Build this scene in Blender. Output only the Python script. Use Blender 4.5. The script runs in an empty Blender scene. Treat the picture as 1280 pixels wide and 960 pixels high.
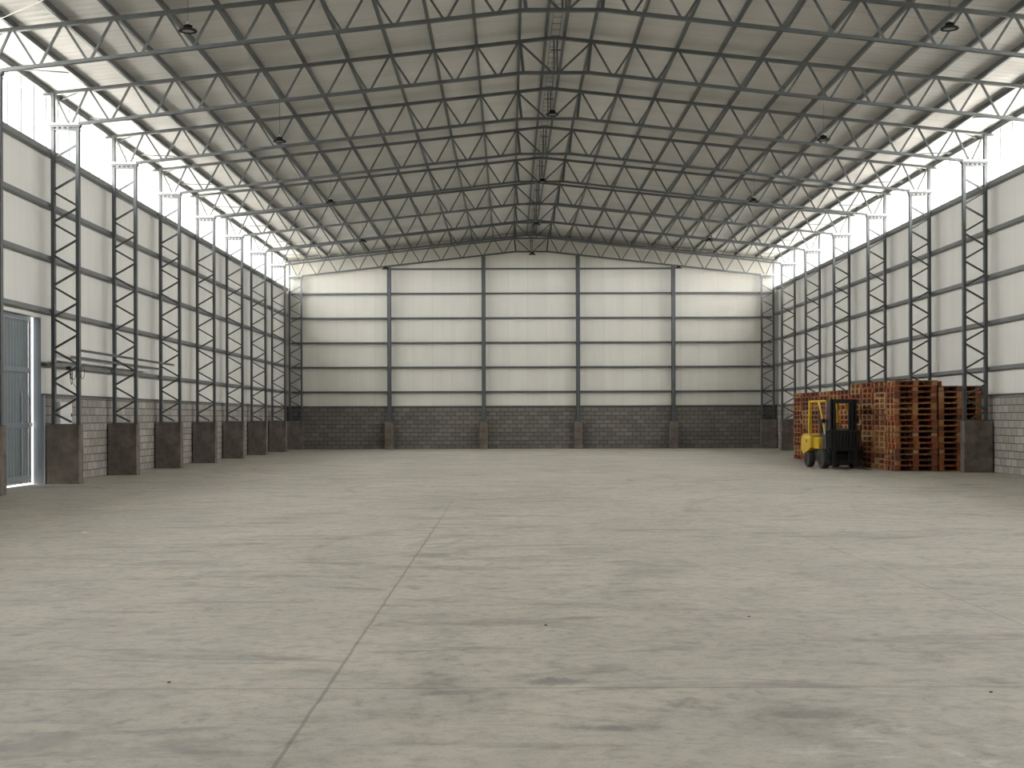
import bpy, math, random
from mathutils import Vector, Matrix

random.seed(7)
scene = bpy.context.scene
COL = scene.collection
XC = 1.143            # x of the ridge line (the photographer stands left of it)
FAR = 67.5            # plane of the last frame
BAY = 5.0
Y0 = -1.6            # hall end, set close behind the photographer to dim the near floor
NUM = ['', 'first', 'second', 'third', 'fourth', 'fifth', 'sixth', 'seventh', 'eighth', 'ninth', 'tenth',
       'eleventh', 'twelfth', 'thirteenth', 'fourteenth', 'fifteenth', 'sixteenth']


# ---------------------------------------------------------------- mesh builder
class MB:
    def __init__(self):
        self.v, self.f, self.sm = [], [], []

    def add(self, verts, faces, smooth=False):
        o = len(self.v)
        self.v += [tuple(p) for p in verts]
        self.f += [tuple(i + o for i in f) for f in faces]
        self.sm += [smooth] * len(faces)
        return self

    def box(self, x0, x1, y0, y1, z0, z1):
        v = [(x, y, z) for z in (z0, z1) for y in (y0, y1) for x in (x0, x1)]
        f = [(0, 2, 3, 1), (4, 5, 7, 6), (0, 1, 5, 4), (2, 6, 7, 3), (0, 4, 6, 2), (1, 3, 7, 5)]
        return self.add(v, f)

    def cbox(self, cx, cy, cz, sx, sy, sz):
        return self.box(cx - sx / 2, cx + sx / 2, cy - sy / 2, cy + sy / 2, cz - sz / 2, cz + sz / 2)

    def bevbox(self, x0, x1, y0, y1, z0, z1, b):
        """box with chamfered edges"""
        out, idx = [], {}
        for iz, z in enumerate((z0, z1)):
            for iy, y in enumerate((y0, y1)):
                for ix, x in enumerate((x0, x1)):
                    dx, dy, dz = (b if ix == 0 else -b), (b if iy == 0 else -b), (b if iz == 0 else -b)
                    for ax, p in (('x', (x, y + dy, z + dz)), ('y', (x + dx, y, z + dz)), ('z', (x + dx, y + dy, z))):
                        idx[(ix, iy, iz, ax)] = len(out)
                        out.append(p)
        g = lambda ix, iy, iz, a: idx[(ix, iy, iz, a)]
        F = []
        for s in (0, 1):
            q = [g(s, 0, 0, 'x'), g(s, 1, 0, 'x'), g(s, 1, 1, 'x'), g(s, 0, 1, 'x')]
            F.append(q if s else q[::-1])
            q = [g(0, s, 0, 'y'), g(1, s, 0, 'y'), g(1, s, 1, 'y'), g(0, s, 1, 'y')]
            F.append(q[::-1] if s else q)
            q = [g(0, 0, s, 'z'), g(1, 0, s, 'z'), g(1, 1, s, 'z'), g(0, 1, s, 'z')]
            F.append(q if s else q[::-1])
        for a in (0, 1):
            for c in (0, 1):
                F.append([g(0, a, c, 'y'), g(1, a, c, 'y'), g(1, a, c, 'z'), g(0, a, c, 'z')])
                F.append([g(a, 0, c, 'x'), g(a, 1, c, 'x'), g(a, 1, c, 'z'), g(a, 0, c, 'z')])
                F.append([g(a, c, 0, 'x'), g(a, c, 1, 'x'), g(a, c, 1, 'y'), g(a, c, 0, 'y')])
        for ix in (0, 1):
            for iy in (0, 1):
                for iz in (0, 1):
                    F.append([g(ix, iy, iz, 'x'), g(ix, iy, iz, 'y'), g(ix, iy, iz, 'z')])
        return self.add(out, F)

    def bar(self, p0, p1, w, h, up=(0, 1, 0)):
        """rectangular bar p0-p1; h along UP, w across"""
        p0, p1, up = Vector(p0), Vector(p1), Vector(up)
        d = (p1 - p0).normalized()
        s = d.cross(up).normalized()
        u = s.cross(d).normalized()
        v = []
        for p in (p0, p1):
            for a, b in ((-1, -1), (1, -1), (1, 1), (-1, 1)):
                v.append(p + s * (a * w / 2) + u * (b * h / 2))
        return self.add(v, [(0, 3, 2, 1), (4, 5, 6, 7), (0, 1, 5, 4), (1, 2, 6, 5), (2, 3, 7, 6), (3, 0, 4, 7)])

    def prism(self, pts, ax, a0, a1):
        """closed polygon PTS (2-D) extruded along axis ax from a0 to a1"""
        n = len(pts)
        def P(p, a):
            return {'x': (a, p[0], p[1]), 'y': (p[0], a, p[1]), 'z': (p[0], p[1], a)}[ax]
        v = [P(p, a0) for p in pts] + [P(p, a1) for p in pts]
        f = [tuple(range(n))[::-1], tuple(range(n, 2 * n))]
        f += [(i, (i + 1) % n, n + (i + 1) % n, n + i) for i in range(n)]
        return self.add(v, f)

    def lathe(self, prof, c=(0, 0, 0), ax='z', n=24):
        """profile of (radius, height) turned about axis ax through c"""
        v, f = [], []
        for r, h in prof:
            for k in range(n):
                a = 2 * math.pi * k / n
                p = {'z': (r * math.cos(a), r * math.sin(a), h), 'x': (h, r * math.cos(a), r * math.sin(a)),
                     'y': (r * math.sin(a), h, r * math.cos(a))}[ax]
                v.append((p[0] + c[0], p[1] + c[1], p[2] + c[2]))
        m = len(prof)
        for i in range(m - 1):
            for k in range(n):
                f.append((i * n + k, i * n + (k + 1) % n, (i + 1) * n + (k + 1) % n, (i + 1) * n + k))
        if prof[0] == prof[-1]:
            return self.add(v, f, True)
        if prof[0][0] > 1e-6:
            f.append(tuple(range(n))[::-1])
        if prof[-1][0] > 1e-6:
            f.append(tuple(range((m - 1) * n, m * n)))
        return self.add(v, f, True)

    def tube(self, pts, r, n=8):
        pts = [Vector(p) for p in pts]
        v, f = [], []
        m = len(pts)
        for i, p in enumerate(pts):
            d = (pts[min(i + 1, m - 1)] - pts[max(i - 1, 0)]).normalized()
            ref = Vector((0, 0, 1)) if abs(d.z) < .95 else Vector((1, 0, 0))
            s = d.cross(ref).normalized()
            u = s.cross(d)
            for k in range(n):
                a = 2 * math.pi * k / n
                v.append(p + s * (r * math.cos(a)) + u * (r * math.sin(a)))
        for i in range(m - 1):
            for k in range(n):
                f.append((i * n + k, i * n + (k + 1) % n, (i + 1) * n + (k + 1) % n, (i + 1) * n + k))
        f.append(tuple(range(n))[::-1])
        f.append(tuple(range((m - 1) * n, m * n)))
        return self.add(v, f, True)

    def xform(self, M):
        self.v = [tuple(M @ Vector(p)) for p in self.v]
        return self

    def mesh(self, name, mat):
        me = bpy.data.meshes.new(name)
        me.from_pydata(self.v, [], self.f)
        me.polygons.foreach_set('use_smooth', self.sm)
        if mat is not None:
            me.materials.append(mat)
        me.update()
        import bmesh
        b = bmesh.new()
        b.from_mesh(me)
        bmesh.ops.recalc_face_normals(b, faces=b.faces)
        b.to_mesh(me)
        b.free()
        if any(self.sm):
            me.set_sharp_from_angle(angle=math.radians(40))
        return me

    def build(self, name, mat, parent=None, loc=None):
        o = bpy.data.objects.new(name, self.mesh(name, mat))
        COL.objects.link(o)
        if parent is not None:
            o.parent = parent
        if loc is not None:
            o.location = loc
        return o


def tag(o, label=None, cat=None, group=None, kind=None):
    if label: o['label'] = label
    if cat: o['category'] = cat
    if group: o['group'] = group
    if kind: o['kind'] = kind
    return o


def thing(name, label, cat, loc=(0, 0, 0), rz=0.0, group=None, kind='thing'):
    o = bpy.data.objects.new(name, None)
    o.empty_display_size = .2
    COL.objects.link(o)
    o.location = loc
    o.rotation_euler = (0, 0, rz)
    return tag(o, label, cat, group, kind)


def dup(root, loc=None, rz=None, label=None, group=None):
    r = root.copy()
    COL.objects.link(r)
    if loc is not None: r.location = loc
    if rz is not None: r.rotation_euler = (0, 0, rz)
    if label: r['label'] = label
    if group: r['group'] = group
    for ch in list(root.children):
        c = ch.copy()
        COL.objects.link(c)
        c.parent = r
        for g in list(ch.children):
            d = g.copy()
            COL.objects.link(d)
            d.parent = c
    return r


# ---------------------------------------------------------------- materials
def new_mat(name):
    m = bpy.data.materials.new(name)
    m.use_nodes = True
    nt = m.node_tree
    return m, nt, nt.nodes['Principled BSDF']


class N:
    """tiny node helper"""
    def __init__(self, nt): self.nt = nt
    def n(self, t, **kw):
        nd = self.nt.nodes.new(t)
        for k, v in kw.items(): setattr(nd, k, v)
        return nd
    def link(self, a, b): self.nt.links.new(a, b)
    def val(self, x, sock):
        if isinstance(x, (int, float)): sock.default_value = x
        elif isinstance(x, tuple): sock.default_value = x
        else: self.link(x, sock)
    def math(self, op, a, b=None, clamp=False):
        nd = self.n('ShaderNodeMath', operation=op, use_clamp=clamp)
        self.val(a, nd.inputs[0])
        if b is not None: self.val(b, nd.inputs[1])
        return nd.outputs[0]
    def coord(self):
        return self.n('ShaderNodeTexCoord').outputs['Object']
    def sep(self, v):
        nd = self.n('ShaderNodeSeparateXYZ'); self.link(v, nd.inputs[0]); return nd.outputs
    def comb(self, x, y, z):
        nd = self.n('ShaderNodeCombineXYZ')
        for i, a in enumerate((x, y, z)): self.val(a, nd.inputs[i])
        return nd.outputs[0]
    def noise(self, vec, scale, detail=4, rough=.55, dist=0.0):
        nd = self.n('ShaderNodeTexNoise')
        self.link(vec, nd.inputs['Vector'])
        nd.inputs['Scale'].default_value = scale
        nd.inputs['Detail'].default_value = detail
        nd.inputs['Roughness'].default_value = rough
        nd.inputs['Distortion'].default_value = dist
        return nd.outputs['Fac']
    def ramp(self, fac, stops, interp='LINEAR'):
        nd = self.n('ShaderNodeValToRGB')
        nd.color_ramp.interpolation = interp
        el = nd.color_ramp.elements
        while len(el) < len(stops): el.new(.5)
        for e, (p, c) in zip(el, stops):
            e.position = p
            e.color = (c[0], c[1], c[2], 1) if isinstance(c, tuple) else (c, c, c, 1)
        self.link(fac, nd.inputs[0])
        return nd.outputs['Color']
    def mix(self, fac, a, b, mode='MIX'):
        nd = self.n('ShaderNodeMix', data_type='RGBA', blend_type=mode)
        self.val(fac, nd.inputs[0])
        for x, s in ((a, nd.inputs[6]), (b, nd.inputs[7])):
            if isinstance(x, tuple): s.default_value = (x[0], x[1], x[2], 1)
            else: self.link(x, s)
        return nd.outputs[2]
    def bump(self, h, strength, dist=.01):
        nd = self.n('ShaderNodeBump')
        nd.inputs['Strength'].default_value = strength
        nd.inputs['Distance'].default_value = dist
        self.link(h, nd.inputs['Height'])
        return nd.outputs['Normal']


def plain(name, col, rough=.5, metal=0.0, var=.12, scale=6.0, spec=.5):
    m, nt, b = new_mat(name)
    k = N(nt)
    f = k.noise(k.coord(), scale, 4)
    lo = tuple(c * (1 - var) for c in col); hi = tuple(min(1, c * (1 + var)) for c in col)
    k.link(k.ramp(f, [(.3, lo), (.7, hi)]), b.inputs['Base Color'])
    b.inputs['Roughness'].default_value = rough
    b.inputs['Metallic'].default_value = metal
    b.inputs['Specular IOR Level'].default_value = spec
    return m


M = {}
M['steel'] = plain('painted_steel', (.066, .074, .076), .42, .0, .12, 3.0, .5)
M['steel_light'] = plain('galvanised_steel', (.30, .31, .31), .45, .3, .1, 4.0)
M['girt'] = plain('girt_steel', (.135, .142, .14), .5, 0, .1, 3.0)
M['black'] = plain('black_paint', (.012, .012, .013), .45, 0, .1)
M['mast'] = plain('mast_steel', (.018, .018, .019), .4, .2, .1)
M['rubber'] = plain('tyre_rubber', (.028, .027, .025), .8, 0, .2)
M['yellow'] = plain('yellow_paint', (.54, .345, .012), .38, 0, .06)
M['seat'] = plain('seat_vinyl', (.02, .02, .02), .6, 0, .1)
M['fork'] = plain('fork_steel', (.10, .10, .10), .4, .6, .2)
M['lamp_black'] = plain('lamp_housing', (.010, .010, .010), .75, 0, .05, 6.0, .15)
M['lens'] = plain('lamp_lens', (.34, .34, .33), .3, 0, .03)
M['white_box'] = plain('white_enamel', (.62, .62, .60), .4, 0, .03)
M['paper'] = plain('white_paper', (.8, .8, .8), .8, 0, .02)
M['pebble'] = plain('dark_stone', (.06, .055, .05), .8, 0, .2, 30)
M['door_grey'] = plain('grey_door_sheet', (.17, .195, .21), .5, .1, .05, 1.5)
M['jamb_grey'] = plain('grey_flashing', (.115, .13, .145), .5, .1, .05, 1.5)
M['door_trim'] = plain('pale_door_trim', (.42, .45, .47), .5, .1, .05, 1.5)
M['badge'] = plain('dark_badge', (.10, .06, .01), .5, 0, .05)
M['badge_light'] = plain('pale_badge_strip', (.75, .62, .18), .5, 0, .05)
M['ground'] = plain('outdoor_ground', (.28, .26, .22), .9, 0, .1, .5)


def concrete_mat():
    m, nt, b = new_mat('pedestal_concrete')
    k = N(nt)
    c = k.coord()
    a = k.noise(c, 3.0, 6, .6)
    col = k.ramp(a, [(.30, (.075, .062, .050)), (.5, (.142, .122, .102)), (.70, (.215, .19, .16))])
    s = k.sep(c)
    streak = k.noise(k.comb(k.math('MULTIPLY', s[0], 9.0), k.math('MULTIPLY', s[1], 9.0), k.math('MULTIPLY', s[2], .8)), 1.0, 3)
    col = k.mix(k.math('MULTIPLY', streak, .4), col, (.08, .062, .048))
    k.link(col, b.inputs['Base Color'])
    b.inputs['Roughness'].default_value = .9
    k.link(k.bump(k.noise(c, 40, 5), .4, .004), b.inputs['Normal'])
    return m
M['concrete'] = concrete_mat()


def block_mat(name, along, gain=1.0):
    m, nt, b = new_mat(name)
    k = N(nt)
    s = k.sep(k.coord())
    u = s[1] if along == 'y' else s[0]
    vec = k.comb(u, s[2], 0.0)
    br = k.n('ShaderNodeTexBrick')
    br.offset = .5
    k.link(vec, br.inputs['Vector'])
    br.inputs['Color1'].default_value = (.205, .195, .178, 1)
    br.inputs['Color2'].default_value = (.285, .272, .25, 1)
    br.inputs['Mortar'].default_value = (.085, .077, .068, 1)
    br.inputs['Scale'].default_value = 1.0
    br.inputs['Mortar Size'].default_value = .014
    br.inputs['Mortar Smooth'].default_value = .3
    br.inputs['Bias'].default_value = -.1
    br.inputs['Brick Width'].default_value = .41
    br.inputs['Row Height'].default_value = .205
    big = k.noise(vec, .6, 3)
    col = k.mix(.55, br.outputs['Color'], k.ramp(big, [(.3, (.55, .54, .53)), (.7, (1.0, .98, .95))]), 'MULTIPLY')
    fine = k.noise(vec, 14, 4)
    col = k.mix(.5, col, k.ramp(fine, [(.3, .6), (.7, 1.0)]), 'MULTIPLY')
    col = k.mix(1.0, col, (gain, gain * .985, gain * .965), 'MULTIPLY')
    k.link(col, b.inputs['Base Color'])
    b.inputs['Roughness'].default_value = .95
    h = k.math('SUBTRACT', k.math('MULTIPLY', fine, .3), br.outputs['Fac'])
    k.link(k.bump(h, .7, .012), b.inputs['Normal'])
    return m
M['block_y'] = block_mat('lit_side_blockwork', 'y', 1.65)  # brighter copy: the stronger light on the side walls is in the colour
M['block_x'] = block_mat('shaded_gable_blockwork', 'x', .8)  # same blocks darkened: the gable's weaker light is put into the colour


def panel_mat(name, along, col, width):
    m, nt, b = new_mat(name)
    k = N(nt)
    c = k.coord()
    s = k.sep(c)
    u = k.math('DIVIDE', s[1] if along == 'y' else s[0], width)
    fr = k.math('FRACT', u)
    d = k.math('ABSOLUTE', k.math('SUBTRACT', fr, .5))         # .5 at the joint
    joint = k.math('GREATER_THAN', d, .488)
    wn = k.n('ShaderNodeTexWhiteNoise', noise_dimensions='1D')
    k.link(k.math('FLOOR', u), wn.inputs['W'])
    tone = k.ramp(wn.outputs['Value'], [(0, .93), (1, 1.0)])
    base = k.mix(1.0, tone, col, 'MULTIPLY')
    dirt = k.noise(k.comb(k.math('MULTIPLY', s[0], 2.5), k.math('MULTIPLY', s[1], 2.5), k.math('MULTIPLY', s[2], .35)), 1.0, 4)
    base = k.mix(.35, base, k.ramp(dirt, [(.3, (.82, .80, .77)), (.65, (1, 1, 1))]), 'MULTIPLY')
    base = k.mix(k.math('MULTIPLY', joint, .22), base, (.30, .29, .27))
    k.link(base, b.inputs['Base Color'])
    b.inputs['Roughness'].default_value = .55
    rib = k.math('SINE', k.math('MULTIPLY', u, 2 * math.pi * 4))
    h = k.math('SUBTRACT', k.math('MULTIPLY', rib, .12), joint)
    k.link(k.bump(h, .25, .01), b.inputs['Normal'])
    return m
M['panel_y'] = panel_mat('white_wall_panels', 'y', (.72, .71, .66), 1.0)
M['panel_x'] = panel_mat('white_gable_panels', 'x', (.66, .645, .585), .95)


def ceiling_mat():
    m, nt, b = new_mat('foil_roof_lining')
    k = N(nt)
    c = k.coord()
    s = k.sep(c)
    rib = k.math('SINE', k.math('MULTIPLY', s[1], 2 * math.pi / .30))
    big = k.noise(k.comb(k.math('MULTIPLY', s[0], .5), k.math('MULTIPLY', s[1], .9), 0.0), 1.0, 4)
    strip = k.math('FRACT', k.math('DIVIDE', s[1], 1.2))
    seam = k.math('LESS_THAN', strip, .02)
    col = k.ramp(big, [(.3, (.66, .65, .63)), (.7, (.77, .76, .74))])
    col = k.mix(k.math('MULTIPLY', seam, .35), col, (.2, .19, .18))
    k.link(col, b.inputs['Base Color'])
    b.inputs['Metallic'].default_value = .35
    b.inputs['Roughness'].default_value = .48
    h = k.math('ADD', k.math('MULTIPLY', rib, .35), k.noise(c, 5.0, 4))
    k.link(k.bump(h, .35, .02), b.inputs['Normal'])
    return m
M['ceiling'] = ceiling_mat()


def floor_mat():
    m, nt, b = new_mat('power_floated_concrete')
    k = N(nt)
    c = k.coord()
    s = k.sep(c)
    x, y = s[0], s[1]
    big = k.noise(c, .22, 5, .6, .4)
    mid = k.noise(c, 1.1, 6, .62, .6)
    fine = k.noise(c, 9.0, 6, .7)
    grain = k.noise(c, 60.0, 3, .7)
    col = k.ramp(big, [(.28, (.40, .378, .325)), (.5, (.455, .432, .372)), (.72, (.51, .482, .415))])
    col = k.mix(.75, col, k.ramp(mid, [(.30, (.62, .62, .61)), (.46, (.92, .92, .92)), (.7, (1.06, 1.05, 1.03))]), 'MULTIPLY')
    col = k.mix(.8, col, k.ramp(fine, [(.32, (.70, .70, .69)), (.5, (.98, .98, .98)), (.68, (1.08, 1.07, 1.05))]), 'MULTIPLY')
    crisp = k.noise(c, 3.6, 8, .72, .8)
    col = k.mix(.8, col, k.ramp(crisp, [(.34, (.72, .715, .70)), (.47, (.98, .98, .98)), (.66, (1.06, 1.05, 1.04))]), 'MULTIPLY')
    col = k.mix(.45, col, k.ramp(grain, [(.3, (.72, .72, .72)), (.65, (1.08, 1.08, 1.08))]), 'MULTIPLY')
    # dark smears left by dragged loads
    sm = k.noise(k.comb(k.math('MULTIPLY', x, .55), k.math('MULTIPLY', y, 1.5), 0.0), 1.0, 5, .65, 1.2)
    col = k.mix(k.math('MULTIPLY', k.ramp(sm, [(.54, 0.0), (.66, 1.0)]), .5), col, (.17, .165, .15))
    # curved tyre tracks
    brk = k.ramp(k.noise(c, .8, 4), [(.42, 0.0), (.6, 1.0)])
    for cx, cy, R, w, a in ((-9, 34, 12.0, .16, .35), (-9, 34, 13.1, .14, .3), (6, 44, 14.0, .2, .3), (6, 44, 15.2, .2, .3),
                            (3.0, 16.0, 4.2, .12, .25), (3.0, 16.0, 5.3, .12, .25), (-4.0, 17.5, 3.4, .10, .3),
                            (12, 22, 9.0, .18, .25), (1.5, 30.0, 5.0, .15, .35), (-5, 48, 18.0, .25, .4)):
        dx = k.math('SUBTRACT', x, cx); dy = k.math('SUBTRACT', y, cy)
        dist = k.math('SQRT', k.math('ADD', k.math('MULTIPLY', dx, dx), k.math('MULTIPLY', dy, dy)))
        e = k.math('DIVIDE', k.math('ABSOLUTE', k.math('SUBTRACT', dist, R)), w)
        f = k.math('MULTIPLY', k.math('SUBTRACT', 1.0, e, True), a)
        f = k.math('MULTIPLY', f, brk)
        col = k.mix(f, col, (.15, .145, .135))
    # oil spots near the photographer
    for cx, cy, rx, ry, a in ((.27, 7.93, .17, .14, .5), (1.02, 7.35, .22, .16, .5), (.42, 6.75, .17, .10, .6),
                              (1.55, 7.05, .25, .10, .4), (-.75, 11.2, .5, .08, .25)):
        ex = k.math('DIVIDE', k.math('SUBTRACT', x, cx), rx); ey = k.math('DIVIDE', k.math('SUBTRACT', y, cy), ry)
        e = k.math('ADD', k.math('MULTIPLY', ex, ex), k.math('MULTIPLY', ey, ey))
        e = k.math('ADD', e, k.math('ADD', k.math('MULTIPLY', k.math('SUBTRACT', mid, .5), 3.5), k.math('MULTIPLY', k.math('SUBTRACT', crisp, .5), 4.0)))
        col = k.mix(k.math('MULTIPLY', k.math('SUBTRACT', 1.0, e, True), a), col, (.13, .125, .12))
    # shiny patch at the right foreground, its gloss highlight painted as pale speckle
    ex = k.math('DIVIDE', k.math('SUBTRACT', x, 1.9), .8); ey = k.math('DIVIDE', k.math('SUBTRACT', y, 6.2), .9)
    e = k.math('SUBTRACT', 1.0, k.math('ADD', k.math('MULTIPLY', ex, ex), k.math('MULTIPLY', ey, ey)), True)
    pale = k.math('MULTIPLY', k.ramp(k.noise(c, 5.0, 5, .65), [(.56, 0.0), (.64, 1.0)]), e)
    col = k.mix(k.math('MULTIPLY', pale, .55), col, (.62, .60, .56))
    # saw-cut joints
    wob = k.math('MULTIPLY', k.math('SUBTRACT', k.noise(c, 2.5, 2), .5), .02)
    fade = k.math('SUBTRACT', 1.0, k.math('DIVIDE', k.math('SUBTRACT', y, 20.0), 9.0), True)
    for ax, p, w, a in ((x, -1.045, .0085, .5), (x, 3.80, .007, .42), (y, 7.77, .010, .45)):
        d = k.math('ABSOLUTE', k.math('SUBTRACT', k.math('ADD', ax, wob), p))
        f = k.math('SUBTRACT', 1.0, k.math('DIVIDE', d, w * 1.6), True)
        f = k.math('MINIMUM', k.math('MULTIPLY', f, 2.0), 1.0)
        f = k.math('MULTIPLY', f, fade)
        col = k.mix(k.math('MULTIPLY', f, a), col, (.12, .11, .095))
    k.link(col, b.inputs['Base Color'])
    rr = k.ramp(mid, [(.3, .5), (.7, .68)])
    k.link(rr, b.inputs['Roughness'])
    b.inputs['Specular IOR Level'].default_value = .2
    k.link(k.bump(k.math('ADD', fine, k.math('MULTIPLY', grain, .5)), .12, .004), b.inputs['Normal'])
    return m
M['floor'] = floor_mat()


def daylight_mat():
    m, nt, b = new_mat('translucent_daylight_sheet')
    nt.nodes.remove(b)
    k = N(nt)
    tr = k.n('ShaderNodeBsdfTransparent')
    tr.inputs['Color'].default_value = (.95, .955, .955, 1)
    tl = k.n('ShaderNodeBsdfTranslucent')
    tl.inputs['Color'].default_value = (.88, .88, .875, 1)
    mx = k.n('ShaderNodeMixShader')
    mx.inputs[0].default_value = .25
    k.link(tr.outputs[0], mx.inputs[1])
    k.link(tl.outputs[0], mx.inputs[2])
    k.link(mx.outputs[0], nt.nodes['Material Output'].inputs['Surface'])
    return m
M['daylight'] = daylight_mat()
M['strip_rib'] = plain('daylight_sheet_rib', (.62, .68, .70), .5, 0, .02)


def wood_mat(name, col):
    m, nt, b = new_mat(name)
    k = N(nt)
    c = k.coord()
    s = k.sep(c)
    g = k.noise(k.comb(k.math('MULTIPLY', s[0], 3.0), k.math('MULTIPLY', s[1], 3.0), k.math('MULTIPLY', s[2], 40.0)), 2.0, 5, .6)
    lo = tuple(q * .6 for q in col); hi = tuple(min(1, q * 1.3) for q in col)
    k.link(k.ramp(g, [(.3, lo), (.7, hi)]), b.inputs['Base Color'])
    b.inputs['Roughness'].default_value = .8
    return m
WOOD = [wood_mat('pallet_timber_%s' % n, c) for n, c in (
    ('red', (.190, .052, .022)), ('orange', (.275, .088, .026)), ('tan', (.33, .155, .058)),
    ('brown', (.155, .060, .028)), ('rust', (.235, .066, .022)), ('pale', (.37, .205, .09)))]


# ---------------------------------------------------------------- frame geometry
def z_top(r): return 10.62 - .108 * abs(r)
def z_bot(r):
    r = abs(r)
    return 9.78 if r <= .8 else 9.78 - (r - .8) * (9.78 - 8.60) / (11.36 - .8)
def z_roof(r): return z_top(r) + .045 + .13          # underside of the lining
PUR = [.22] + [.86 + 1.03 * j for j in range(11)]
R_IN, R_OUT = 11.42, 12.01                              # column chord centres
R_PANEL, R_BLOCK, R_WALL = 12.27, 12.19, 12.42
G_IN = 12.065

# floor, ceiling
tag(MB().box(XC - 12.42, XC + 12.42, Y0, 68.1, -.029, 0).build('floor', M['floor']), kind='structure')
cm = MB()
yb = 68.05
for sgn in (-1, 1):
    a = [(XC, z_roof(0)), (XC + sgn * 12.75, z_roof(12.75)), (XC + sgn * 12.75, z_roof(12.75) + .06), (XC, z_roof(0) + .06)]
    cm.prism(a, 'y', Y0, yb)
tag(cm.build('ceiling', M['ceiling']), kind='structure')
tag(MB().box(-300, 300, -250, 350, -.5, -.03).build('ground', M['ground']), kind='structure')

# side walls: insulated panels above a block base, daylight strip under the eave
DY0, DY1, DZ = 27.95, 32.3, 3.95
def side_wall(sgn, name):
    X = lambda r: XC + sgn * r
    def bx(mb, r0, r1, y0, y1, z0, z1):
        a, b = sorted((X(r0), X(r1)))
        mb.box(a, b, y0, y1, z0, z1)
    pan, blk = MB(), MB()
    spans = [(Y0, DY0), (DY1, 67.9)] if sgn < 0 else [(Y0, 67.9)]
    for y0, y1 in spans:
        bx(pan, R_PANEL, R_WALL, y0, y1, 2.10, 7.95)
        bx(blk, R_BLOCK, R_WALL, y0, y1, 0, 2.09)
    if sgn < 0:
        bx(pan, R_PANEL, R_WALL, DY0, DY1, DZ, 7.95)
    w = tag(pan.build(name, M['panel_y']), kind='structure')
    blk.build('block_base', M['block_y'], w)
    return w
side_wall(-1, 'wall_left')
side_wall(1, 'wall_right')
for n, sgn, side in ((1, -1, 'left'), (2, 1, 'right')):
    X = lambda r: XC + sgn * r
    a, b = sorted((X(R_PANEL + .02), X(R_PANEL + .05)))
    zt = z_roof(12.29)
    w = tag(MB().add([(a, Y0, 7.95), (a, 67.9, 7.95), (a, 67.9, zt), (a, Y0, zt)], [(0, 1, 2, 3)]).build('window_%d' % n, M['daylight']),
            kind='structure')
    pl = bpy.data.lights.new('daylight_portal', 'AREA')
    pl.shape = 'RECTANGLE'
    pl.size, pl.size_y = 67.9 - Y0, zt - 7.95
    pl.cycles.is_portal = True
    po = bpy.data.objects.new('daylight_portal', pl)
    COL.objects.link(po)
    po.location = (X(R_PANEL + .08), (67.9 + Y0) / 2, (zt + 7.95) / 2)
    po.rotation_euler = Vector((-sgn, 0, 0)).to_track_quat('-Z', 'Z').to_euler()
    # long side along the hall
    po.matrix_world = Matrix(((0, 0, sgn, po.location.x), (1, 0, 0, po.location.y), (0, sgn, 0, po.location.z), (0, 0, 0, 1)))
    rb = MB()
    y = Y0 + .4
    while y < 67.8:
        a, b = sorted((X(R_PANEL + .005), X(R_PANEL + .02)))
        rb.box(a, b, y - .04, y + .04, 7.95, z_roof(12.29))
        y += .85
    rb.build('sheet_rib', M['strip_rib'], w)
    # ledge flashing on the block base and channel below the daylight strip
    a, b = sorted((X(R_BLOCK - .03), X(R_PANEL)))
    lm = MB()
    for y0, y1 in ([(Y0, DY0), (DY1, 67.6)] if sgn < 0 else [(Y0, 67.6)]):
        lm.box(a, b, y0, y1, 2.09, 2.15)
    tag(lm.build('trim_%d' % n, M['steel']), kind='structure')

# far gable wall and the unseen dark end behind the photographer
def gable(name, y0, y1, zlow, mat):
    p = [(XC - 12.42, zlow), (XC + 12.42, zlow), (XC + 12.42, z_roof(12.42)), (XC, z_roof(0)), (XC - 12.42, z_roof(12.42))]
    return tag(MB().prism(p, 'y', y0, y1).build(name, mat), kind='structure')
wb = gable('wall_back', 67.78, 67.95, 2.1, M['panel_x'])
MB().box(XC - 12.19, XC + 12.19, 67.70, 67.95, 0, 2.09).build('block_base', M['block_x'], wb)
gable('wall_front', Y0 - .15, Y0, 0, M['door_grey'])  # unseen end wall, kept close and dark so light falls off nearby
tag(MB().box(XC - 12.19, XC + 12.19, 67.66, 67.78, 2.09, 2.14).build('trim_3', M['steel']), kind='structure')

# grey sliding door of the left wall, standing outside the opening
dm = MB()
xd0, xd1 = XC - 12.54, XC - 12.50
dm.box(xd0, xd1, DY0 - .6, 32.205, .035, 4.1)
y = DY0 - .5
while y < 32.05:
    dm.prism([(xd1, y), (xd1 + .022, y + .015), (xd1 + .022, y + .055), (xd1, y + .07)], 'z', .035, 4.1)
    y += .19
door = tag(dm.build('door_1', M['door_grey']), kind='structure')
for z in (.16, 1.40, 2.69, 3.9):
    MB().box(xd1 + .022, xd1 + .045, DY0 - .6, 32.205, z - .06, z + .06).build('rail', M['door_grey'], door)
MB().box(xd1 + .02, xd1 + .05, 32.125, 32.205, .035, 4.1).build('stile', M['door_grey'], door)
MB().box(xd1 + .022, xd1 + .03, 31.62, 31.66, .1, 2.15).build('pale_strip', M['door_trim'], door)  # thin pale upright strip on the lower part of the leaf
MB().box(xd1 + .04, xd1 + .085, 32.05, 32.205, 1.36, 1.46).build('latch', M['white_box'], door)
jm = MB()
jm.box(XC - 12.43, XC - 12.25, DY1 - .012, DY1 + .0, 2.1, DZ)
jm.box(XC - 12.43, XC - 12.17, DY1 - .014, DY1 + .0, 0, 2.1)
jm.box(XC - 12.43, XC - 12.25, DY0, DY0 + .012, 0, DZ)
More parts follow.
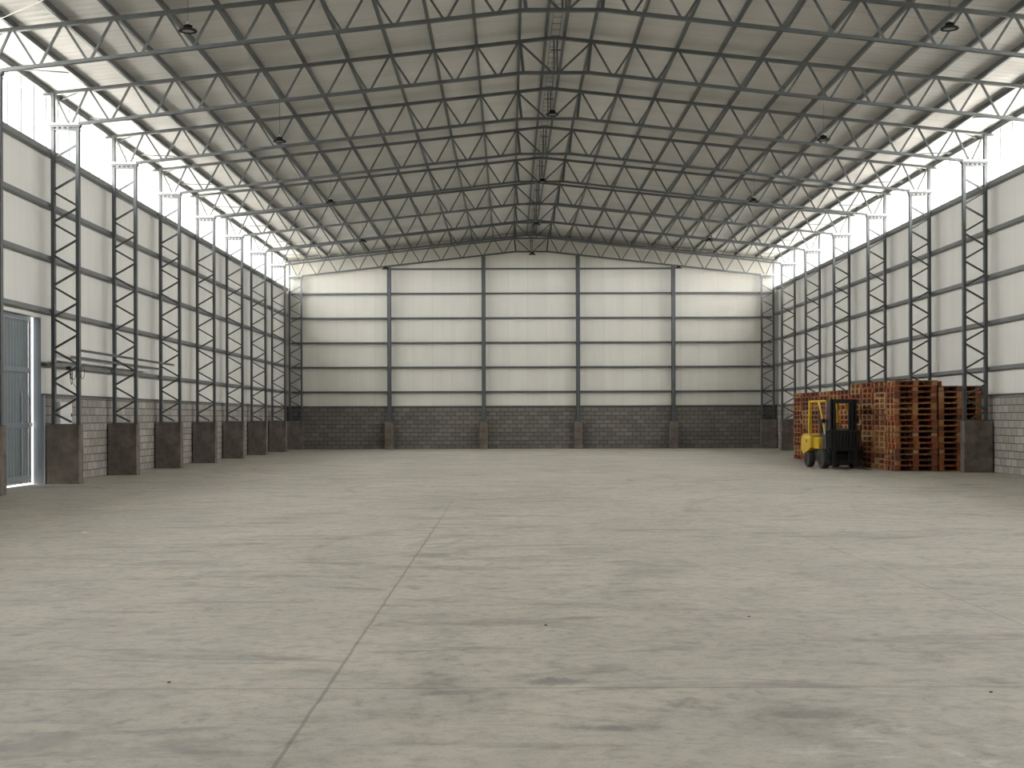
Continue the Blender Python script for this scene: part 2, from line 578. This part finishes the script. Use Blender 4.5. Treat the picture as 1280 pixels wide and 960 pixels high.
jm.box(XC - 12.43, XC - 12.25, DY0, DY1, DZ - .012, DZ)
tag(jm.build('trim_4', M['jamb_grey']), kind='structure')
tag(MB().box(XC - 12.18, XC - 12.165, DY1 - .02, DY1 + .03, 0, 2.12).build('trim_5', M['door_trim']), kind='structure')


# ---------------------------------------------------------------- roof trusses
def truss_proto():
    t = thing('roof_truss', 'tmp', 'roof truss', (XC, FAR, 0), 0, 'steel roof trusses spanning the hall')
    st = M['steel']
    for s in (-1, 1):
        MB().bar((0, 0, z_top(0)), (s * 12.06, 0, z_top(12.06)), .075, .10).build('top_chord', st, t)
    bm = MB()
    bm.bar((-.8, 0, 9.78), (.8, 0, 9.78), .07, .10)
    bm.bar((.78, 0, 9.782), (11.4, 0, z_bot(11.4)), .07, .10)
    bm.bar((-.78, 0, 9.782), (-11.4, 0, z_bot(11.4)), .07, .10)
    bm.build('bottom_chord', st, t)
    nodes = [.86 + 1.03 * j for j in range(11)]
    for s in (-1, 1):
        MB().bar((s * .85, 0, z_top(.85)), (s * .77, 0, 9.78), .075, .09).build('web_post', st, t)
        MB().bar((s * .84, 0, z_top(.84) - .04), (s * .10, 0, 9.80), .045, .05).build('web_bar', st, t)
        lows = [(nodes[j] + nodes[j + 1]) / 2 for j in range(10)] + [11.60]
        for j, lo in enumerate(lows):
            zb = z_bot(min(lo, 11.4)) + .03
            MB().bar((s * (nodes[j] + .04), 0, z_top(nodes[j]) - .03), (s * (lo - .05), 0, zb), .045, .05).build('web_bar', st, t)
            hi = nodes[j + 1] if j < 10 else 12.0
            MB().bar((s * (hi - .04), 0, z_top(hi) - .03), (s * (lo + .05), 0, zb), .045, .05).build('web_bar', st, t)
        MB().box(min(s * 11.97, s * 12.05), max(s * 11.97, s * 12.05), -.07, .07, 8.62, z_top(12.05) - .02).build('end_post', st, t)
        MB().box(min(s * 11.34, s * 12.08), max(s * 11.34, s * 12.08), -.08, .08, 8.535, 8.565).build('end_plate', st, t)
        MB().box(min(s * 12.06, s * 12.24), max(s * 12.06, s * 12.24), -.06, .06, z_top(12.05) - .06, z_top(12.05) - .0).build('eave_bracket', st, t)
    kp = MB().box(-.055, -.02, -.025, .025, 9.8, z_top(0) - .02)
    kp.box(.02, .055, -.025, .025, 9.8, z_top(0) - .02)
    kp.build('king_post', st, t)
    MB().box(-.12, .12, -.045, -.03, 10.30, 10.33).build('cross_bar', st, t)
    return t

tp = truss_proto()
def tlabel(k):
    if k == 0: return 'grey steel lattice roof truss against the far white end wall'
    if k == 1: return 'grey steel lattice roof truss just before the one on the end wall'
    if k == 8: return 'nearest grey steel roof truss, its apex cut by the top of the photo'
    return 'grey steel lattice roof truss, %s counted from the far end wall' % NUM[k + 1]
for k in range(0, 9):
    o = tp if k == 0 else dup(tp, (XC, FAR - BAY * k, 0))
    o['label'] = tlabel(k)

# ---------------------------------------------------------------- lattice columns and pedestals
PZ = 1.41
def column_proto():
    t = thing('lattice_column', 'tmp', 'steel column', (0, 0, 0), 0, 'steel lattice columns along both side walls')
    st = M['steel']
    MB().box(R_OUT - .04, R_OUT + .04, -.07, .07, PZ, 8.50).build('chord', st, t)
    MB().box(R_IN - .04, R_IN + .04, -.07, .07, PZ, 8.50).build('chord', st, t)
    ro, ri = R_OUT - .02, R_IN + .02
    p = .757
    zs = [(ro, 1.69 + p * i) for i in range(9)]
    MB().bar((ro, 0, 1.67), (ro - .40, 0, PZ + .06), .045, .05).build('lacing_bar', st, t)
    for r, z in zs:
        MB().bar((ro, 0, z + .03), (ri, 0, z + p / 2 - .03), .045, .05).build('lacing_bar', st, t)
        if z + p < 8.5:
            MB().bar((ri, 0, z + p / 2 + .03), (ro, 0, z + p - .03), .045, .05).build('lacing_bar', st, t)
    hp = MB().box(R_IN - .05, R_OUT + .05, -.08, .08, 8.435, 8.465)
    for i in range(5):
        x = R_IN + .05 + i * .125
        hp.box(x, x + .04, -.07, .07, 8.465, 8.533)
    hp.box(R_IN - .06, R_OUT + .06, -.085, .085, 8.50, 8.533)
    hp.build('head_plate', st, t)
    MB().box(R_IN - .07, R_OUT + .07, -.10, .10, PZ, PZ + .015).build('base_plate', st, t)
    return t

cp = column_proto()
pm = MB().bevbox(11.36, 12.15, -.17, .17, 0, PZ, .012).mesh('concrete_pedestal', M['concrete'])
first = True
for sgn, side in ((-1, 'left'), (1, 'right')):
    for k in range(0, 9 if sgn < 0 else 8):
        loc, rz = (XC, FAR - BAY * k, 0), (0 if sgn > 0 else math.pi)
        o = cp if first else dup(cp)
        first = False
        o.location = loc; o.rotation_euler = (0, 0, rz)
        q = bpy.data.objects.new('concrete_pedestal', pm)
        COL.objects.link(q)
        q.location = loc; q.rotation_euler = (0, 0, rz)
        if k == 0:
            w = 'in the far corner'
        elif k == 8:
            w = 'just before the grey sliding door'
        elif sgn < 0 and k == 7:
            w = 'just beyond the grey sliding door'
        elif sgn > 0 and k == 6:
            w = 'beside the front pallet stacks'
        else:
            w = '%s from the far corner' % NUM[k + 1]
        tag(o, 'steel lattice column on the %s wall, %s' % (side, w), 'steel column')
        tag(q, 'concrete pedestal at the foot of the %s wall column %s' % (side, w), 'pedestal',
            'concrete pedestals under the side columns', 'thing')

# gable posts on their own pedestals
GP = [-7.06, -2.38, 2.30, 7.03]
gword = ['leftmost', 'second from the left', 'third from the left', 'rightmost']
for i, r in enumerate(GP):
    m = MB()
    h = z_bot(r) - .055
    m.box(-.10, .10, -.035, -.02, 1.36, h)
    m.box(-.10, -.085, -.035, .12, 1.36, h)
    m.box(.085, .10, -.035, .12, 1.36, h)
    m.box(-.10, .10, .105, .12, 1.36, h)
    o = m.build('gable_post', M['steel'], None, (XC + r, 67.42, 0))
    tag(o, 'grey steel post against the far white wall, %s of four' % gword[i], 'steel post', 'steel posts of the far wall', 'thing')
    MB().box(-.14, .14, -.06, .15, 1.36, 1.375).build('foot_plate', M['steel'], o)
    q = MB().bevbox(-.205, .205, -.22, .24, 0, 1.36, .012).build('gable_pedestal', M['concrete'], None, (XC + r, 67.45, 0))
    tag(q, 'pale concrete pedestal against the far block wall, %s of four' % gword[i], 'pedestal', 'concrete pedestals of the far wall', 'thing')


# ---------------------------------------------------------------- purlins, girts
def c_section(w, h, t=.006, lip=.018):
    return [(0, 0), (w, 0), (w, lip), (w - t, lip), (w - t, t), (t, t), (t, h - t), (w - t, h - t), (w - t, h - lip), (w, h - lip), (w, h), (0, h)]

def purlin(r, sgn, label):
    zc = z_top(r) + .052
    pts = [(XC + sgn * (r + a - .03), zc + b) for a, b in c_section(.06, .118)]
    o = MB().prism(pts, 'y', Y0 + .05, 67.72).build('roof_purlin', M['steel'])
    tag(o, label, 'purlin', 'steel purlins under the roof lining', 'thing')
for sgn, side in ((-1, 'left'), (1, 'right')):
    for j, r in enumerate(PUR):
        if j == 0: lab = 'steel purlin running along the ridge on its %s side' % side
        else: lab = 'long grey steel roof purlin on the %s slope, %s down from the ridge pair' % (side, NUM[j])
        purlin(r, sgn, lab)
    # eave purlin, carried by the bracket
    r = 12.14
    pts = [(XC + sgn * (r + a - .03), z_top(12.05) + .004 + b) for a, b in c_section(.07, .15)]
    o = MB().prism(pts, 'y', Y0 + .05, 67.72).build('eave_purlin', M['steel'])
    tag(o, 'grey steel eave purlin above the %s daylight strip' % side, 'purlin', 'steel purlins under the roof lining', 'thing')
    # girts
    for i in range(5):
        z = 2.86 + 1.265 * i
        rr = 12.09
        sec = [(XC + sgn * (rr + b), z - .05 + a) for a, b in c_section(.10, .17)]
        m = MB()
        spans = [(Y0 + .05, 67.6)]
        if sgn < 0 and i == 0:
            spans = [(Y0 + .05, DY0), (DY1, 67.6)]
        if i == 4:
            sec = [(XC + sgn * (rr + b), z - .05 + a) for a, b in c_section(.13, .17)]
        for y0, y1 in spans:
            m.prism(sec, 'y', y0, y1)
        o = m.build('wall_girt', M['girt'])
        where = 'directly under the daylight strip' if i == 4 else '%s above the block base' % ('first' if i == 0 else NUM[i + 1])
        tag(o, 'grey horizontal steel girt of the %s wall, %s' % (side, where), 'girt', 'horizontal girts of the side walls', 'thing')
for i in range(6):
    z = 2.84 + 1.222 * i
    half = 11.95 if i < 5 else 7.1
    sec = [(67.59 + b, z - .04 + a) for a, b in c_section(.075, .185)]
    o = MB().prism(sec, 'x', XC - half, XC + half).build('wall_girt', M['steel'])
    tag(o, 'thin grey steel girt across the far white wall, %s above the block base' % ('first' if i == 0 else NUM[i + 1]), 'girt',
        'horizontal girts of the far wall', 'thing')

# ladder bracing between the two ridge purlins
m = MB()
for s in (-1, 1):
    m.box(XC + s * .10 - .005, XC + s * .10 + .005, 22.0, 67.6, z_roof(0) - .065, z_roof(0) - .045)
y = 22.2
while y < 67.5:
    m.box(XC - .11, XC + .11, y - .008, y + .008, z_roof(0) - .075, z_roof(0) - .065)
    y += .5
tag(m.build('ridge_ladder', M['girt']), 'narrow steel ladder bracing with rungs running along under the ridge', 'bracing', None, 'thing')

# small struts from the eave purlin to the last roof purlin, two in each bay
for sgn, side in ((-1, 'left'), (1, 'right')):
    for k in range(8):
        yk = FAR - BAY * (k + 1)
        o = MB().bar((XC + sgn * 12.1, yk + 3.1, z_top(12.1) + .10), (XC + sgn * 11.21, yk + 3.8, z_top(11.19) + .10), .03, .03).build('eave_strut', M['steel_light'])
        tag(o, 'thin pale strut under the %s eave, %s roof bay from the far wall' % (side, NUM[k + 1]), 'strut', 'thin struts under the eaves', 'thing')
        o = MB().bar((XC + sgn * 12.1, yk + .9, z_top(12.1) + .08), (XC + sgn * 11.215, yk + .12, z_top(11.19) + .06), .03, .03).build('eave_brace', M['steel'])
        tag(o, 'short dark brace under the %s eave, %s roof bay from the far wall' % (side, NUM[k + 1]), 'brace', 'short corner braces under the eaves', 'thing')
o = MB().tube([(XC - 12.0, 27.38, z_top(12.0) + .0), (XC - 6.0, 23.1, z_top(6) + .0)], .007).build('brace_rod', M['paper'])
tag(o, 'thin white bracing rod crossing the roof at the upper left corner', 'brace', None, 'thing')


# ---------------------------------------------------------------- high-bay lamps
def lamp(cord_len):
    t = thing('high_bay_lamp', 'tmp', 'lamp', (0, 0, 0), 0, 'unlit round pendant high-bay lamps')
    ring = MB().lathe([(.112, .0), (.165, .0), (.168, .012), (.150, .035), (.085, .060), (.085, .055), (.112, .012), (.112, .0)], n=32)
    ring.build('reflector_ring', M['lamp_black'], t)
    MB().lathe([(0, .010), (.114, .010), (.114, .016), (0, .016)], n=32).build('lens', M['lens'], t)
    hs = MB().lathe([(.05, .05), (.05, .115), (.035, .13), (0, .13)], n=24)
    for q in range(16):
        a = q * math.pi / 8
        hs.bar((.04 * math.cos(a), .04 * math.sin(a), .08), (.082 * math.cos(a), .082 * math.sin(a), .08), .004, .06, (0, 0, 1))
    hs.build('heat_sink', M['lamp_black'], t)
    MB().lathe([(.028, .13), (.028, .17), (.012, .18), (0, .18)], n=16).build('hook_cap', M['steel_light'], t)
    MB().tube([(0, 0, .175), (.004, 0, .175 + cord_len * .5), (0, 0, .175 + cord_len)], .006, 6).build('cord', M['black'], t)
    return t
ZL = {0: 9.33, -1: 8.66, 1: 8.66}
for row, r, rname, ks in ((0, 0.0, 'under the ridge', range(4)), (-1, -7.02, 'over the left half of the hall', range(5)),
                          (1, 6.98, 'over the right half of the hall', range(5))):
    z = ZL[row]
    pr = None
    for i in ks:
        yl = 65.0 - 10 * i
        if pr is None:
            pr = lamp((z_roof(0) if row == 0 else z_top(7.04) + .052) - z - .177)
            o = pr
        else:
            o = dup(pr)
        o.location = (XC + r, yl, z)
        o['label'] = 'black round pendant lamp %s, %s from the far wall' % (rname, 'first' if i == 0 else NUM[i + 1])


# ---------------------------------------------------------------- pallets
def pallet_pieces():
    """1.2 (x) by 0.8 (y), 0.158 high"""
    deck, blocks, bottom = MB(), [], MB()
    for y, w in ((-.3275, .145), (-.165, .10), (0, .145), (.165, .10), (.3275, .145)):
        deck.box(-.6, .6, y - w / 2, y + w / 2, .135, .154)
    for x in (-.5275, 0, .5275):
        deck.box(x - .0725, x + .0725, -.4, .4, .115, .135)
    for x in (-.5275, 0, .5275):
        for y, w in ((-.35, .10), (0, .145), (.35, .10)):
            blocks.append((x, y, .145, w))
    for y, w in ((-.35, .10), (0, .145), (.35, .10)):
        bottom.box(-.6, .6, y - w / 2, y + w / 2, 0, .019)
    return deck, blocks, bottom
deck, blocks, bottom = pallet_pieces()
whole = MB()
whole.add(deck.v, deck.f); whole.add(bottom.v, bottom.f)
for x, y, a, b in blocks:
    whole.box(x - a / 2, x + a / 2, y - b / 2, y + b / 2, .019, .115)
ME_W = whole.mesh('wooden_pallet', WOOD[0])
ME_D = deck.mesh('deck', WOOD[0])
ME_B = bottom.mesh('bottom_boards', WOOD[0])
ME_K = {}
for x, y, a, b in blocks:
    if (a, b) not in ME_K:
        ME_K[(a, b)] = MB().box(-a / 2, a / 2, -b / 2, b / 2, .019, .115).mesh('block', WOOD[0])

def set_mat(o, mat):
    o.material_slots[0].link = 'OBJECT'
    o.material_slots[0].material = mat

def put(name, me, parent, loc, mat):
    o = bpy.data.objects.new(name, me)
    COL.objects.link(o)
    o.parent = parent
    o.location = loc
    set_mat(o, mat)
    return o

PH = .1605
rnd = random.Random(21)
def pallet(x, y, z, rz, parts, label, group):
    mat = rnd.choice(WOOD)
    if not parts:
        o = bpy.data.objects.new('wooden_pallet', ME_W)
        COL.objects.link(o)
        set_mat(o, mat)
        o.location = (x, y, z); o.rotation_euler = (0, 0, rz)
        tag(o, label, 'pallet', group, 'thing')
    else:
        o = thing('wooden_pallet', label, 'pallet', (x, y, z), rz, group)
        put('deck', ME_D, o, (0, 0, 0), mat)
        put('bottom_boards', ME_B, o, (0, 0, 0), mat)
        bm = WOOD[2] if rnd.random() < .35 else mat
        for bx, by, a, b in blocks:
            put('block', ME_K[(a, b)], o, (bx, by, 0), rnd.choice((bm, mat, rnd.choice(WOOD))))
    return o

def stack(cx, cy, n, turned, parts, where, group, jit=.014, drift=None):
    base = math.pi / 2 if turned else 0.0
    ox = oy = 0.0
    for i in range(n):
        ox = rnd.uniform(-jit, jit); oy = rnd.uniform(-jit * .5, jit * .5)
        dx = drift(i, n) if drift else 0.0
        pos = 'on the floor' if i == 0 else ('topmost' if i == n - 1 else '%s from the floor' % NUM[i + 1])
        pallet(cx + ox + dx, cy + oy, i * PH, base + rnd.uniform(-.012, .012) * (1 if jit > .01 else .4), parts,
               'wooden pallet, %s in %s' % (pos, where), group)

G = 'wooden pallets stacked along the right wall'
# the two stacks that face the photographer
stack(10.87 + .6, 38.3 + .4, 16, False, True, 'the front stack facing the camera', G, .009,
      lambda i, n: .015 if i == n - 1 else (.025 if i == 4 else (-.02 if i > 8 else .0)))
stack(12.72, 38.32 + .4, 15, False, True, 'the front stack behind the lattice column', G, .006)
# the rows behind, ends towards the hall
heights = [16, 16, 16, 15, 15, 15, 15, 15, 15]
row_where = ['the %s stack behind the camera-facing front stack' % w for w in ('first', 'second', 'third', 'fourth', 'fifth', 'sixth', 'seventh')] + [
             'the stack just before the farthest one', 'the farthest stack']
for i in range(9):
    yf = 39.22 + 1.255 * i
    xl = 10.85 - .034 * i
    stack(xl + .4, yf + .6, heights[i], True, i == 0, row_where[i], G, .02)


for i in range(2):
    stack(12.085, 39.22 + 1.255 * i + .6, 16, True, False, 'the %s wall-side stack glimpsed behind the front stacks' % NUM[i + 1], G, .006)
stack(12.93, 39.84, 15, True, False, 'the wall-side stack behind the front lattice column', G, .008)

# ---------------------------------------------------------------- forklift
FW = Vector((.139, -.990, 0))
a = math.atan2(FW.y, FW.x) - math.pi / 2            # local +y is forward
fl = thing('forklift', 'yellow and black counterbalance forklift parked beside the pallet stacks', 'forklift', (9.76, 41.22, 0), a)
# local frame: x = its right when looking forward, y forward; front axle y=+.64, rear axle y=-.66
def part(mb, name, mat, parent=fl): return mb.build(name, mat, parent)
def wheel(x, y, rad, w, name='wheel'):
    tyre = MB().lathe([(rad * .55, -w / 2), (rad * .93, -w / 2), (rad, -w * .36), (rad, w * .36), (rad * .93, w / 2), (rad * .55, w / 2), (rad * .55, -w / 2)], (x, y, rad), 'x', 28)
    o = part(tyre, name, M['rubber'])
    rim = MB().lathe([(rad * .56, -w * .42), (rad * .42, -w * .30), (rad * .18, -w * .34), (.001, -w * .34)], (x, y, rad), 'x', 20)
    rim.lathe([(rad * .56, w * .42), (rad * .42, w * .30), (rad * .18, w * .34), (.001, w * .34)], (x, y, rad), 'x', 20)
    rim.build('wheel_rim', M['mast'], o)
for s in (-1, 1):
    wheel(s * .47, .64, .295, .20, 'front_wheel')
    wheel(s * .42, -.68, .245, .18, 'rear_wheel')
# chassis and counterweight
ch = MB().prism([(-.80, .28), (.78, .20), (.78, .44), (.50, .62), (.05, .55), (-.30, .52), (-.80, .52)], 'x', -.36, .36)
part(ch, 'chassis', M['mast'])
cw = MB()
prof = [(-1.12, .52), (-.98, .38), (-.52, .50), (-.30, .60), (-.30, 1.00), (-.95, 1.02), (-1.10, .95), (-1.15, .75)]
n = len(prof)
secs = [(-.53, .95), (-.47, 1.0), (.47, 1.0), (.53, .95)]
vv = []
for x, sc in secs:
    for yy, zz in prof:
        vv.append((x, -.7 + (yy + .7) * sc, .75 + (zz - .75) * sc))
ff = [tuple(range(n))[::-1], tuple(range(3 * n, 4 * n))]
for q in range(3):
    ff += [(q * n + i, q * n + (i + 1) % n, (q + 1) * n + (i + 1) % n, (q + 1) * n + i) for i in range(n)]
cw.add(vv, ff)
cwo = part(cw, 'counterweight', M['yellow'])
# on the image-left side of the truck local x is positive (it faces the camera)
MB().box(.531, .536, -.68, -.60, .76, .84).build('badge', M['badge'], cwo)
MB().box(.531, .535, -.82, -.36, .90, .935).build('badge_strip', M['badge_light'], cwo)
hood = MB().bevbox(-.44, .44, -.34, .10, .56, .92, .03)
part(hood, 'engine_hood', M['yellow'])
cowl = MB().prism([(.42, .55), (.78, .50), (.74, 1.12), (.60, 1.20), (.46, 1.05)], 'x', -.44, .44)
part(cowl, 'front_cowl', M['black'])
part(MB().box(-.52, .52, .10, .44, .40, .44).box(.42, .52, .12, .42, .22, .25).box(-.52, -.42, .12, .42, .22, .25), 'step_plate', M['black'])
seat = MB().bevbox(-.24, .24, -.30, .16, .92, 1.04, .03)
so = part(seat, 'seat', M['seat'])
MB().prism([(-.36, .98), (-.24, .98), (-.30, 1.46), (-.40, 1.46)], 'x', -.22, .22).build('backrest', M['seat'], so)
sw = MB()
ctr = Vector((0, .38, 1.24)); ax1 = Vector((1, 0, 0)); ax2 = Vector((0, .80, .60))
sw.tube([ctr + ax1 * (.17 * math.cos(q * math.pi / 10)) + ax2 * (.17 * math.sin(q * math.pi / 10)) for q in range(21)], .014, 8)
sw.bar(ctr - ax1 * .16, ctr + ax1 * .16, .02, .02, (0, 0, 1))
sw.tube([ctr, (0, .52, 1.05)], .025, 8)
part(sw, 'steering_wheel', M['black'])
# overhead guard: rear posts upright, front legs raked
for s in (-1, 1):
    part(MB().bar((s * .44, -.62, .98), (s * .44, -.56, 2.03), .075, .09), 'guard_post', M['yellow'])
    part(MB().tube([(s * .43, .66, 1.02), (s * .42, .40, 1.55), (s * .42, .14, 1.98), (s * .42, .10, 2.02)], .035, 8), 'guard_leg', M['yellow'])
    part(MB().tube([(s * .44, .66, 1.05), (s * .44, .74, 1.6), (s * .44, .74, 2.0)], .016, 8), 'guard_stay', M['steel_light'])
rf = MB()
for s in (-1, 1):
    rf.box(s * .44 - .03, s * .44 + .03, -.60, .78, 1.99, 2.04)
rf.box(-.44, .44, -.60, -.53, 1.97, 2.04)
rf.box(-.44, .44, .71, .78, 1.99, 2.04)
for i in range(6):
    x = -.30 + i * .12
    rf.box(x - .014, x + .014, -.56, .74, 2.005, 2.03)
part(rf, 'guard_roof', M['yellow'])
# mast
for s in (-1, 1):
    part(MB().box(s * .36 - .05, s * .36 + .05, .84, .90, .10, 2.06).box(s * .39 - .025, s * .39 + .025, .84, 1.0, .10, 2.06), 'mast_rail', M['mast'])
    part(MB().box(s * .28 - .045, s * .28 + .045, .90, .955, .12, 2.02).box(s * .30 - .02, s * .30 + .02, .88, 1.0, .12, 2.02), 'inner_mast_rail', M['mast'])
    part(MB().tube([(s * .21, .90, .15), (s * .21, .90, 1.75)], .03, 10).tube([(s * .21, .90, 1.75), (s * .21, .90, 1.98)], .018, 8), 'lift_cylinder', M['mast'])
for z in (.16, 1.05, 2.0):
    part(MB().box(-.40, .40, .80, .84, z - .06, z + .06), 'mast_crossbar', M['mast'])
part(MB().box(-.33, .33, .955, .985, 1.94, 2.02), 'mast_head', M['mast'])
# carriage with solid load backrest, forks
cg = MB()
for z in (.20, .58):
    cg.box(-.50, .50, 1.02, 1.07, z - .05, z + .05)
cg.box(-.34, -.26, .98, 1.02, .15, .95)
cg.box(.26, .34, .98, 1.02, .15, .95)
cgo = part(cg, 'fork_carriage', M['mast'])
lb = MB()
lb.box(-.50, -.45, 1.03, 1.06, .60, 1.14)
lb.box(.45, .50, 1.03, 1.06, .60, 1.14)
lb.box(-.50, .50, 1.03, 1.06, 1.10, 1.15)
for i in range(9):
    x = -.40 + i * .10
    lb.box(x - .035, x + .035, 1.035, 1.055, .60, 1.12)
part(lb, 'load_backrest', M['black'])
part(MB().box(-.36, .36, .985, 1.005, .62, 1.08), 'mast_guard', M['black'])
for s in (-1, 1):
    fk = MB().prism([(1.07, .02), (2.12, .02), (2.12, .028), (1.5, .06), (1.115, .065), (1.115, .66), (1.07, .66)], 'x', s * .33 - .055, s * .33 + .055)
    part(fk, 'fork', M['mast'])
# head lamps on the front legs
for s in (-1, 1):
    part(MB().lathe([(.0, -.04), (.06, -.03), (.07, .04), (0, .045)], (s * .52, .70, 1.42), 'y', 16), 'head_lamp', M['black'])
part(MB().tube([(.46, .60, .35), (.50, .72, .45), (.50, .80, .40)], .02, 6), 'hydraulic_hose', M['steel_light'])


# ---------------------------------------------------------------- small things at the left wall
t = thing('electrical_box', 'white electrical box fixed to the left block wall behind the lattice column by the door', 'electrical box', (XC - 12.19, 33.5, 1.30))
MB().bevbox(.002, .14, -.45, .45, 0, .66, .01).build('cabinet', M['white_box'], t)
MB().bevbox(.141, .155, -.43, .43, .02, .64, .004).build('cabinet_door', M['white_box'], t)
MB().box(.156, .175, .34, .38, .30, .38).build('lock', M['black'], t)
t = thing('cable_bundle', 'dangling black cable loops hung from the lowest girt of the left wall near the door', 'cable', (XC - 12.05, 33.6, 2.74))
MB().box(.0, .10, -.06, .06, .02, .10).build('clip', M['black'], t)
for q, (dy, dz) in enumerate(((.25, -.35), (.55, -.22), (.9, -.42), (.15, -.2))):
    MB().tube([(.05, 0, .05), (.06, dy * .25, dz * .7), (.06, dy * .55, dz), (.06, dy * .85, dz * .6), (.05, dy, .04)], .008, 6).build('cable_loop', M['black'], t)
ring = MB().tube([(0, .13 * math.cos(q * math.pi / 8), .16 * math.sin(q * math.pi / 8)) for q in range(17)], .007, 6)
o = ring.build('cable_coil', M['black'], None, (XC - 11.36, 32.62, 2.66))
tag(o, 'small cable ring hanging on the inner edge of the lattice column beyond the door', 'cable', None, 'thing')
for i, (r, y0, y1, z, lab) in enumerate(((11.72, 33.6, 42.9, 3.20, 'longer upper one'), (11.84, 33.2, 41.6, 3.03, 'shorter lower one'))):
    pts = [(XC - r + aa, z + bb) for aa, bb in c_section(.05, .06)]
    o = MB().prism(pts, 'y', y0, y1).build('steel_profile', M['girt'])
    tag(o, 'loose pale steel profile resting through the left lattice columns, %s of two' % lab, 'steel profile', 'loose profiles laid through the columns', 'thing')

sc_ = MB().add([(-.07, -.04, .002), (.06, -.05, .008), (.08, .03, .002), (.01, .06, .02), (-.06, .04, .004), (0, 0, .03)],
               [(0, 1, 5), (1, 2, 5), (2, 3, 5), (3, 4, 5), (4, 0, 5), (4, 3, 2, 1, 0)])
ps = sc_.build('paper_scrap', M['paper'], None, (-5.75, 18.4, 0))
ps.scale = (.62, .62, .7)
tag(ps, 'small crumpled white paper scrap lying on the concrete floor at left', 'paper scrap', None, 'thing')
pw = ['left of the long joint, beyond the cross joint', 'at the right, just before the cross joint', 'near the middle, well beyond the cross joint',
      'right of the middle, far beyond the cross joint']
for i, (x, y, s) in enumerate(((-1.99, 7.95, .010), (2.69, 7.6, .009), (.27, 10.1, .010), (1.85, 10.5, .009))):
    o = MB().lathe([(0, 0), (s * .9, .002), (s, s * .4), (s * .6, s * .8), (0, s * .9)], n=9).build('pebble', M['pebble'], None, (x, y, 0))
    o.scale = (1.3, .9, 1)
    tag(o, 'tiny dark pebble on the concrete floor, %s' % pw[i], 'pebble', 'tiny pebbles on the floor', 'thing')

# ---------------------------------------------------------------- light, camera, view
w = bpy.data.worlds.new('sky')
scene.world = w
w.use_nodes = True
bg = w.node_tree.nodes['Background']
bg.inputs['Color'].default_value = (.99, .985, .975, 1)
bg.inputs['Strength'].default_value = 33.5

cd = bpy.data.cameras.new('camera')
cam = bpy.data.objects.new('camera', cd)
COL.objects.link(cam)
cd.sensor_fit = 'HORIZONTAL'
cd.sensor_width = 36.0
cd.lens = 1700 * 36 / 1280
cd.shift_x = 4 / 1280
cd.shift_y = 42 / 1280
cd.clip_end = 400
cam.location = (0, 0, 1.545)
cam.rotation_euler = (math.pi / 2, .003, 0)
scene.camera = cam

scene.view_settings.view_transform = 'Standard'
scene.view_settings.look = 'None'
scene.view_settings.exposure = 0.0
scene.view_settings.gamma = 1.0
scene.view_settings.use_curve_mapping = False
scene.cycles.max_bounces = 10
scene.cycles.diffuse_bounces = 8
scene.cycles.glossy_bounces = 4
scene.cycles.sample_clamp_indirect = 8
scene.cycles.sample_clamp_direct = 2
scene.cycles.use_denoising = True
scene.cycles.caustics_reflective = False
